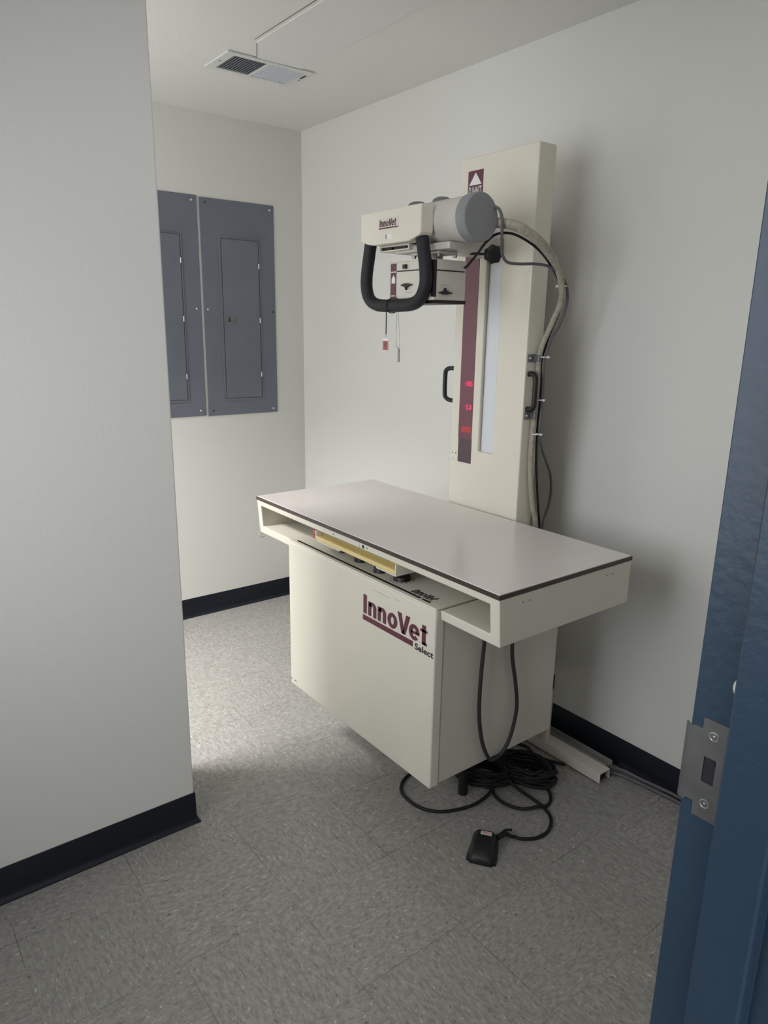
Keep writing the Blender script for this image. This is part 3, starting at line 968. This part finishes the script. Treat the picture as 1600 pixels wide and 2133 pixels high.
bm = B(); prism(bm, [(1.584, 1.426), (1.594, 1.4275), (1.5955, 1.417), (1.590, 1.409), (1.586, 1.410), (1.590, 1.418), (1.5845, 1.417)], 'y', -0.6780, -0.6774)
obj('mark', bm, MAROON3, pt)
chn = thing('bead_chain', 'thin silver bead chain hanging behind the black loop handle', 'chain', (1.592, -0.630, 1.370))
bm = B()
lp = smooth_path([(1.5845, -0.630, 1.537), (1.583, -0.630, 1.513), (1.582, -0.630, 1.46), (1.5815, -0.630, 1.425), (1.586, -0.630, 1.413), (1.591, -0.630, 1.410), (1.598, -0.630, 1.415), (1.600, -0.630, 1.428), (1.595, -0.630, 1.46), (1.590, -0.630, 1.513), (1.5885, -0.630, 1.537)], 20, True)
acc = 0.0
last = lp[0]
for p in lp:
    acc += (p - last).length
    last = p
    if acc >= 0.0024:
        acc = 0.0
        bmesh.ops.create_icosphere(bm, subdivisions=1, radius=0.0012, matrix=Matrix.Translation(p))
o = obj('beads', bm, STEEL, chn, smooth=80)
o['kind'] = 'stuff'
bm = B(); box(bm, 1.5905, 1.5995, -0.6315, -0.6285, 1.370, 1.409)
obj('pendant', bm, DULL, chn, bevel=0.002)

# ================================================================== CABLES ON THE STAND
hz = thing('braided_hose', 'thick beige braided hose arching from the tube head down the column', 'hose', (1.833, -0.225, 0.85))
hose = [(1.850, -0.505, 1.752), (1.866, -0.495, 1.7505), (1.885, -0.48, 1.746), (1.902, -0.45, 1.735), (1.912, -0.40, 1.711), (1.906, -0.34, 1.680), (1.892, -0.28, 1.641), (1.877, -0.24, 1.592), (1.862, -0.222, 1.552), (1.843, -0.225, 1.503), (1.832, -0.240, 1.455),
        (1.824, -0.250, 1.417), (1.822, -0.256, 1.374), (1.822, -0.254, 1.308), (1.822, -0.256, 1.234), (1.822, -0.262, 1.158), (1.822, -0.264, 1.081), (1.823, -0.258, 1.002), (1.826, -0.240, 0.903), (1.828, -0.224, 0.844), (1.83, -0.215, 0.60), (1.83, -0.215, 0.44)]
bm = B(); tube(bm, smooth_path(hose, 8), lambda t: 0.0135 if t < 0.22 else (0.0135 - (t - 0.22) / 0.13 * 0.005 if t < 0.35 else 0.0085), 16)
obj('sleeve', bm, BRAID, hz, smooth=60)
grey = [(1.866, -0.530, 1.790), (1.877, -0.52, 1.780), (1.882, -0.513, 1.755), (1.872, -0.50, 1.706), (1.857, -0.48, 1.674), (1.858, -0.46, 1.653), (1.864, -0.42, 1.650), (1.873, -0.36, 1.653), (1.887, -0.318, 1.648), (1.889, -0.265, 1.628), (1.878, -0.217, 1.592), (1.867, -0.199, 1.546), (1.852, -0.205, 1.490), (1.843, -0.224, 1.45),
        (1.838, -0.240, 1.410), (1.838, -0.252, 1.371), (1.838, -0.246, 1.308), (1.838, -0.246, 1.234), (1.838, -0.248, 1.159), (1.825, -0.215, 1.100), (1.808, -0.168, 1.051), (1.793, -0.122, 0.996), (1.782, -0.10, 0.942), (1.778, -0.10, 0.895), (1.782, -0.12, 0.856), (1.789, -0.14, 0.819), (1.80, -0.15, 0.70)]
bm = B(); tube(bm, smooth_path(grey, 8), 0.0042, 10)
tag(obj('grey_cable', bm, GCABLE, None, (1.80, -0.15, 0.70), smooth=60), 'grey cable looping below the end cap and down beside the column', 'cable')
blk = [(1.750, -0.520, 1.640), (1.772, -0.530, 1.642), (1.823, -0.54, 1.673), (1.842, -0.53, 1.700), (1.856, -0.505, 1.722), (1.877, -0.47, 1.725), (1.885, -0.42, 1.712), (1.893, -0.37, 1.688), (1.884, -0.305, 1.652), (1.879, -0.258, 1.610), (1.866, -0.226, 1.573), (1.853, -0.215, 1.525), (1.840, -0.225, 1.476),
       (1.832, -0.236, 1.435), (1.824, -0.236, 1.40), (1.822, -0.240, 1.359), (1.822, -0.238, 1.264), (1.822, -0.240, 1.159), (1.823, -0.236, 1.065), (1.826, -0.222, 0.952), (1.830, -0.205, 0.841), (1.835, -0.19, 0.70)]
bm = B(); tube(bm, smooth_path(blk, 8), 0.0036, 10)
tag(obj('black_cable', bm, BCABLE, None, (1.835, -0.20, 0.70), smooth=60), 'black cable from the collimator box curving along the beige hose', 'cable')
for (x, y, z), r, dx in (((1.874, -0.238, 1.598), 0.016, -0.02), ((1.834, -0.250, 1.390), 0.0135, 0.024), ((1.834, -0.256, 1.259), 0.0125, 0.022), ((1.834, -0.258, 1.152), 0.0125, 0.022)):
    bm = B()
    lathe(bm, (x, y, z - 0.0015), (0, 0, 1), [(0, r), (0.003, r), (0.003, r - 0.0012), (0, r - 0.0012), (0, r)], 24, caps=False)
    box(bm, x + (r - 0.002 if dx > 0 else -r - 0.008), x + (r + 0.006 if dx > 0 else -r + 0.002), y + 0.002, y + 0.008, z - 0.003, z + 0.003)
    obj('zip_tie', bm, WHITE, hz)

# ================================================================== CORDS ON THE FLOOR AND UNDER THE TABLE
bm = B()
hang = [(2.052, -0.668, 0.733), (2.052, -0.670, 0.635), (2.050, -0.673, 0.549), (2.050, -0.675, 0.476), (2.050, -0.672, 0.40), (2.051, -0.656, 0.317), (2.052, -0.628, 0.255), (2.046, -0.595, 0.232), (2.050, -0.559, 0.250), (2.052, -0.532, 0.300), (2.051, -0.515, 0.378), (2.050, -0.526, 0.460), (2.050, -0.549, 0.558), (2.051, -0.553, 0.640), (2.052, -0.552, 0.733)]
tube(bm, smooth_path(hang, 8), 0.0058, 10)
tag(obj('hanging_cord', bm, GREENBLK, None, (2.05, -0.60, 0.235), smooth=60), 'dark cord looped down from under the right end of the table', 'cord')

pc = thing('foot_pedal', 'black foot pedal with a pale sticker on the floor', 'foot pedal', (2.115, -0.685, 0.0))
ux = Vector((0.81, 0.587, 0)); ul = Vector((-0.587, 0.81, 0)); up = Vector((0, 0, 1))
P0 = Vector((2.140, -0.727, 0))          # front middle on the floor


def ploc(a, l, h):
    return P0 + ux * a + ul * l + up * h


def loft(bm, secs):
    rings = [[bm.verts.new(p) for p in s] for s in secs]
    n = len(rings[0])
    for r0, r1 in zip(rings, rings[1:]):
        for i in range(n):
            bm.faces.new((r0[i], r0[(i + 1) % n], r1[(i + 1) % n], r1[i]))
    bm.faces.new(rings[0][::-1]); bm.faces.new(rings[-1])


def dome(w, l, h, sq=3.2, n=18, base=0.0):
    out = []
    for i in range(n + 1):
        a = math.pi * i / n
        c, s = math.cos(a), math.sin(a)
        out.append(ploc(w * math.copysign(abs(c) ** (2 / sq), c), l, base + h * abs(s) ** (2 / sq)))
    return out


bm = B()
loft(bm, [dome(0.043, -0.004, 0.009), dome(0.044, 0.006, 0.013), dome(0.043, 0.030, 0.014), dome(0.041, 0.060, 0.014), dome(0.039, 0.086, 0.014)])
obj('base', bm, BLACK, pc, smooth=50)
bm = B()
loft(bm, [dome(0.030, -0.012, 0.010, 2.4), dome(0.036, -0.006, 0.020, 2.6), dome(0.0385, 0.006, 0.028), dome(0.0385, 0.030, 0.037), dome(0.0385, 0.055, 0.044), dome(0.0385, 0.074, 0.047), dome(0.038, 0.082, 0.044), dome(0.037, 0.085, 0.036)])
obj('treadle', bm, BLACK, pc, smooth=50)
bm = B()
vs = [bm.verts.new(ploc(a, l, 0.0452 + (l - 0.060) * 0.13 + k)) for k in (0.0, 0.0018) for a, l in ((-0.013, 0.060), (0.019, 0.060), (0.019, 0.072), (-0.013, 0.072))]
bm.faces.new(vs[:4][::-1]); bm.faces.new(vs[4:])
for i in range(4):
    bm.faces.new((vs[i], vs[(i + 1) % 4], vs[4 + (i + 1) % 4], vs[4 + i]))
sk = obj('sticker', bm, mat('pale_sticker', (0.55, 0.50, 0.44), 0.6), pc)
bm = B()
for l in (0.0635, 0.0672):
    vs = [bm.verts.new(ploc(a, q, 0.0473 + (q - 0.060) * 0.13)) for a, q in ((-0.010, l), (0.015, l), (0.015, l + 0.0014), (-0.010, l + 0.0014))]
    bm.faces.new(vs)
obj('printed_line', bm, RED, sk)
bm = B(); tube(bm, smooth_path([ploc(0.033, 0.078, 0.030), Vector((2.118, -0.606, 0.022)), Vector((2.127, -0.590, 0.013))], 5), lambda t: 0.0085 - 0.0025 * t, 10)
obj('strain_relief', bm, BLACK, pc, smooth=60)
bm = B(); tube(bm, smooth_path([Vector((2.112, -0.616, 0.026)), Vector((2.112, -0.595, 0.027)), Vector((2.116, -0.576, 0.021))], 4), 0.004, 8)
obj('cord_clip', bm, BLACK, pc, smooth=60)

cord = [(2.1275, -0.5890, 0.0125), (2.134, -0.578, 0.0085), (2.152, -0.563, 0.0065), (2.173, -0.524, 0.006), (2.172, -0.472, 0.006), (2.141, -0.424, 0.006), (2.099, -0.404, 0.007), (2.05, -0.404, 0.012), (1.992, -0.408, 0.016), (1.955, -0.415, 0.03)]
bm = B(); tube(bm, smooth_path(cord, 8), 0.0052, 10)
tag(obj('pedal_cord', bm, BCABLE, None, (2.05, -0.45, 0.0), smooth=60), 'black cord curving from the foot pedal back under the cabinet', 'cord')
loop = [(1.93, -0.30, 0.03), (1.975, -0.305, 0.014), (2.015, -0.312, 0.010), (2.065, -0.335, 0.0062), (2.092, -0.379, 0.0062), (2.087, -0.428, 0.017), (2.056, -0.467, 0.008), (2.003, -0.488, 0.0062), (1.956, -0.483, 0.008), (1.915, -0.455, 0.02)]
bm = B(); tube(bm, smooth_path(loop, 8), 0.0052, 10)
tag(obj('cord_loop', bm, BCABLE, None, (2.0, -0.42, 0.0), smooth=60), 'short black cord loop crossing the pedal cord beside the coils', 'cord')
big = [(1.925, -0.44, 0.03), (1.944, -0.49, 0.012), (1.952, -0.565, 0.0062), (1.936, -0.634, 0.006), (1.906, -0.688, 0.006), (1.853, -0.721, 0.006), (1.782, -0.722, 0.006), (1.742, -0.700, 0.006), (1.716, -0.662, 0.006), (1.705, -0.622, 0.006), (1.690, -0.551, 0.006), (1.70, -0.47, 0.006), (1.76, -0.40, 0.008)]
bm = B(); tube(bm, smooth_path(big, 8), 0.0052, 10)
tag(obj('floor_cord', bm, BCABLE, None, (1.83, -0.60, 0.0), smooth=60), 'black cord in a wide loop on the floor around the cabinet corner', 'cord')


def coil(name_label, c, rx, ry, ang, turns, seed):
    rnd = random.Random(seed)
    pts = []
    n = turns * 10
    for q in range(n):
        a = 2 * math.pi * q / 10
        k = 1 + rnd.uniform(-0.22, 0.16)
        x, y = rx * k * math.cos(a), ry * k * math.sin(a)
        z = 0.010 + 0.055 * (q / n) + rnd.uniform(-0.004, 0.006)
        pts.append((c[0] + x * math.cos(ang) - y * math.sin(ang), c[1] + x * math.sin(ang) + y * math.cos(ang), max(0.0062, z)))
    # the wrap that ties the bundle
    bm = B(); tube(bm, smooth_path(pts, 5), 0.0056, 8)
    tag(obj('coiled_cord', bm, BCABLE, None, (c[0], c[1], 0.0), smooth=60), name_label, 'cord', 'bundles of cord under the cabinet')


coil('bundle of dark cord beside the black levelling foot under the cabinet', (1.868, -0.445), 0.088, 0.056, 0.6, 16, 3)
coil('bundle of dark cord nearest the floor rail', (1.948, -0.330), 0.092, 0.056, 0.5, 17, 5)
bm = B(); tube(bm, smooth_path([(1.80, -0.20, 0.006), (1.834, -0.188, 0.006), (1.885, -0.203, 0.006), (1.93, -0.191, 0.006), (1.985, -0.161, 0.0055), (2.03, -0.130, 0.0035)][:5], 6), 0.0052, 8)
tag(obj('short_cord', bm, BCABLE, None, (1.9, -0.19, 0.0), smooth=60), 'black cord running from the cord bundles to the floor rail', 'cord')
for lab, zoff, pts in (('flat grey cable along the right baseboard, farther from the wall', 0, [(2.103, -0.079, 0.010), (2.142, -0.056, 0.007), (2.212, -0.044, 0.007), (2.279, -0.036, 0.007), (2.341, -0.030, 0.007), (2.60, -0.028, 0.007), (2.95, -0.028, 0.007)]),
                       ('grey cable along the right baseboard, touching the wall', 1, [(2.103, -0.074, 0.026), (2.139, -0.046, 0.021), (2.204, -0.032, 0.015), (2.273, -0.0215, 0.015), (2.339, -0.0195, 0.017), (2.60, -0.0185, 0.018), (2.95, -0.0185, 0.018)])):
    bm = B(); tube(bm, smooth_path(pts, 8), 0.0062, 10)
    tag(obj('baseboard_cable', bm, GCABLE, None, (2.3, -0.03, 0.0), smooth=60), lab, 'cable', 'cables along the baseboard')
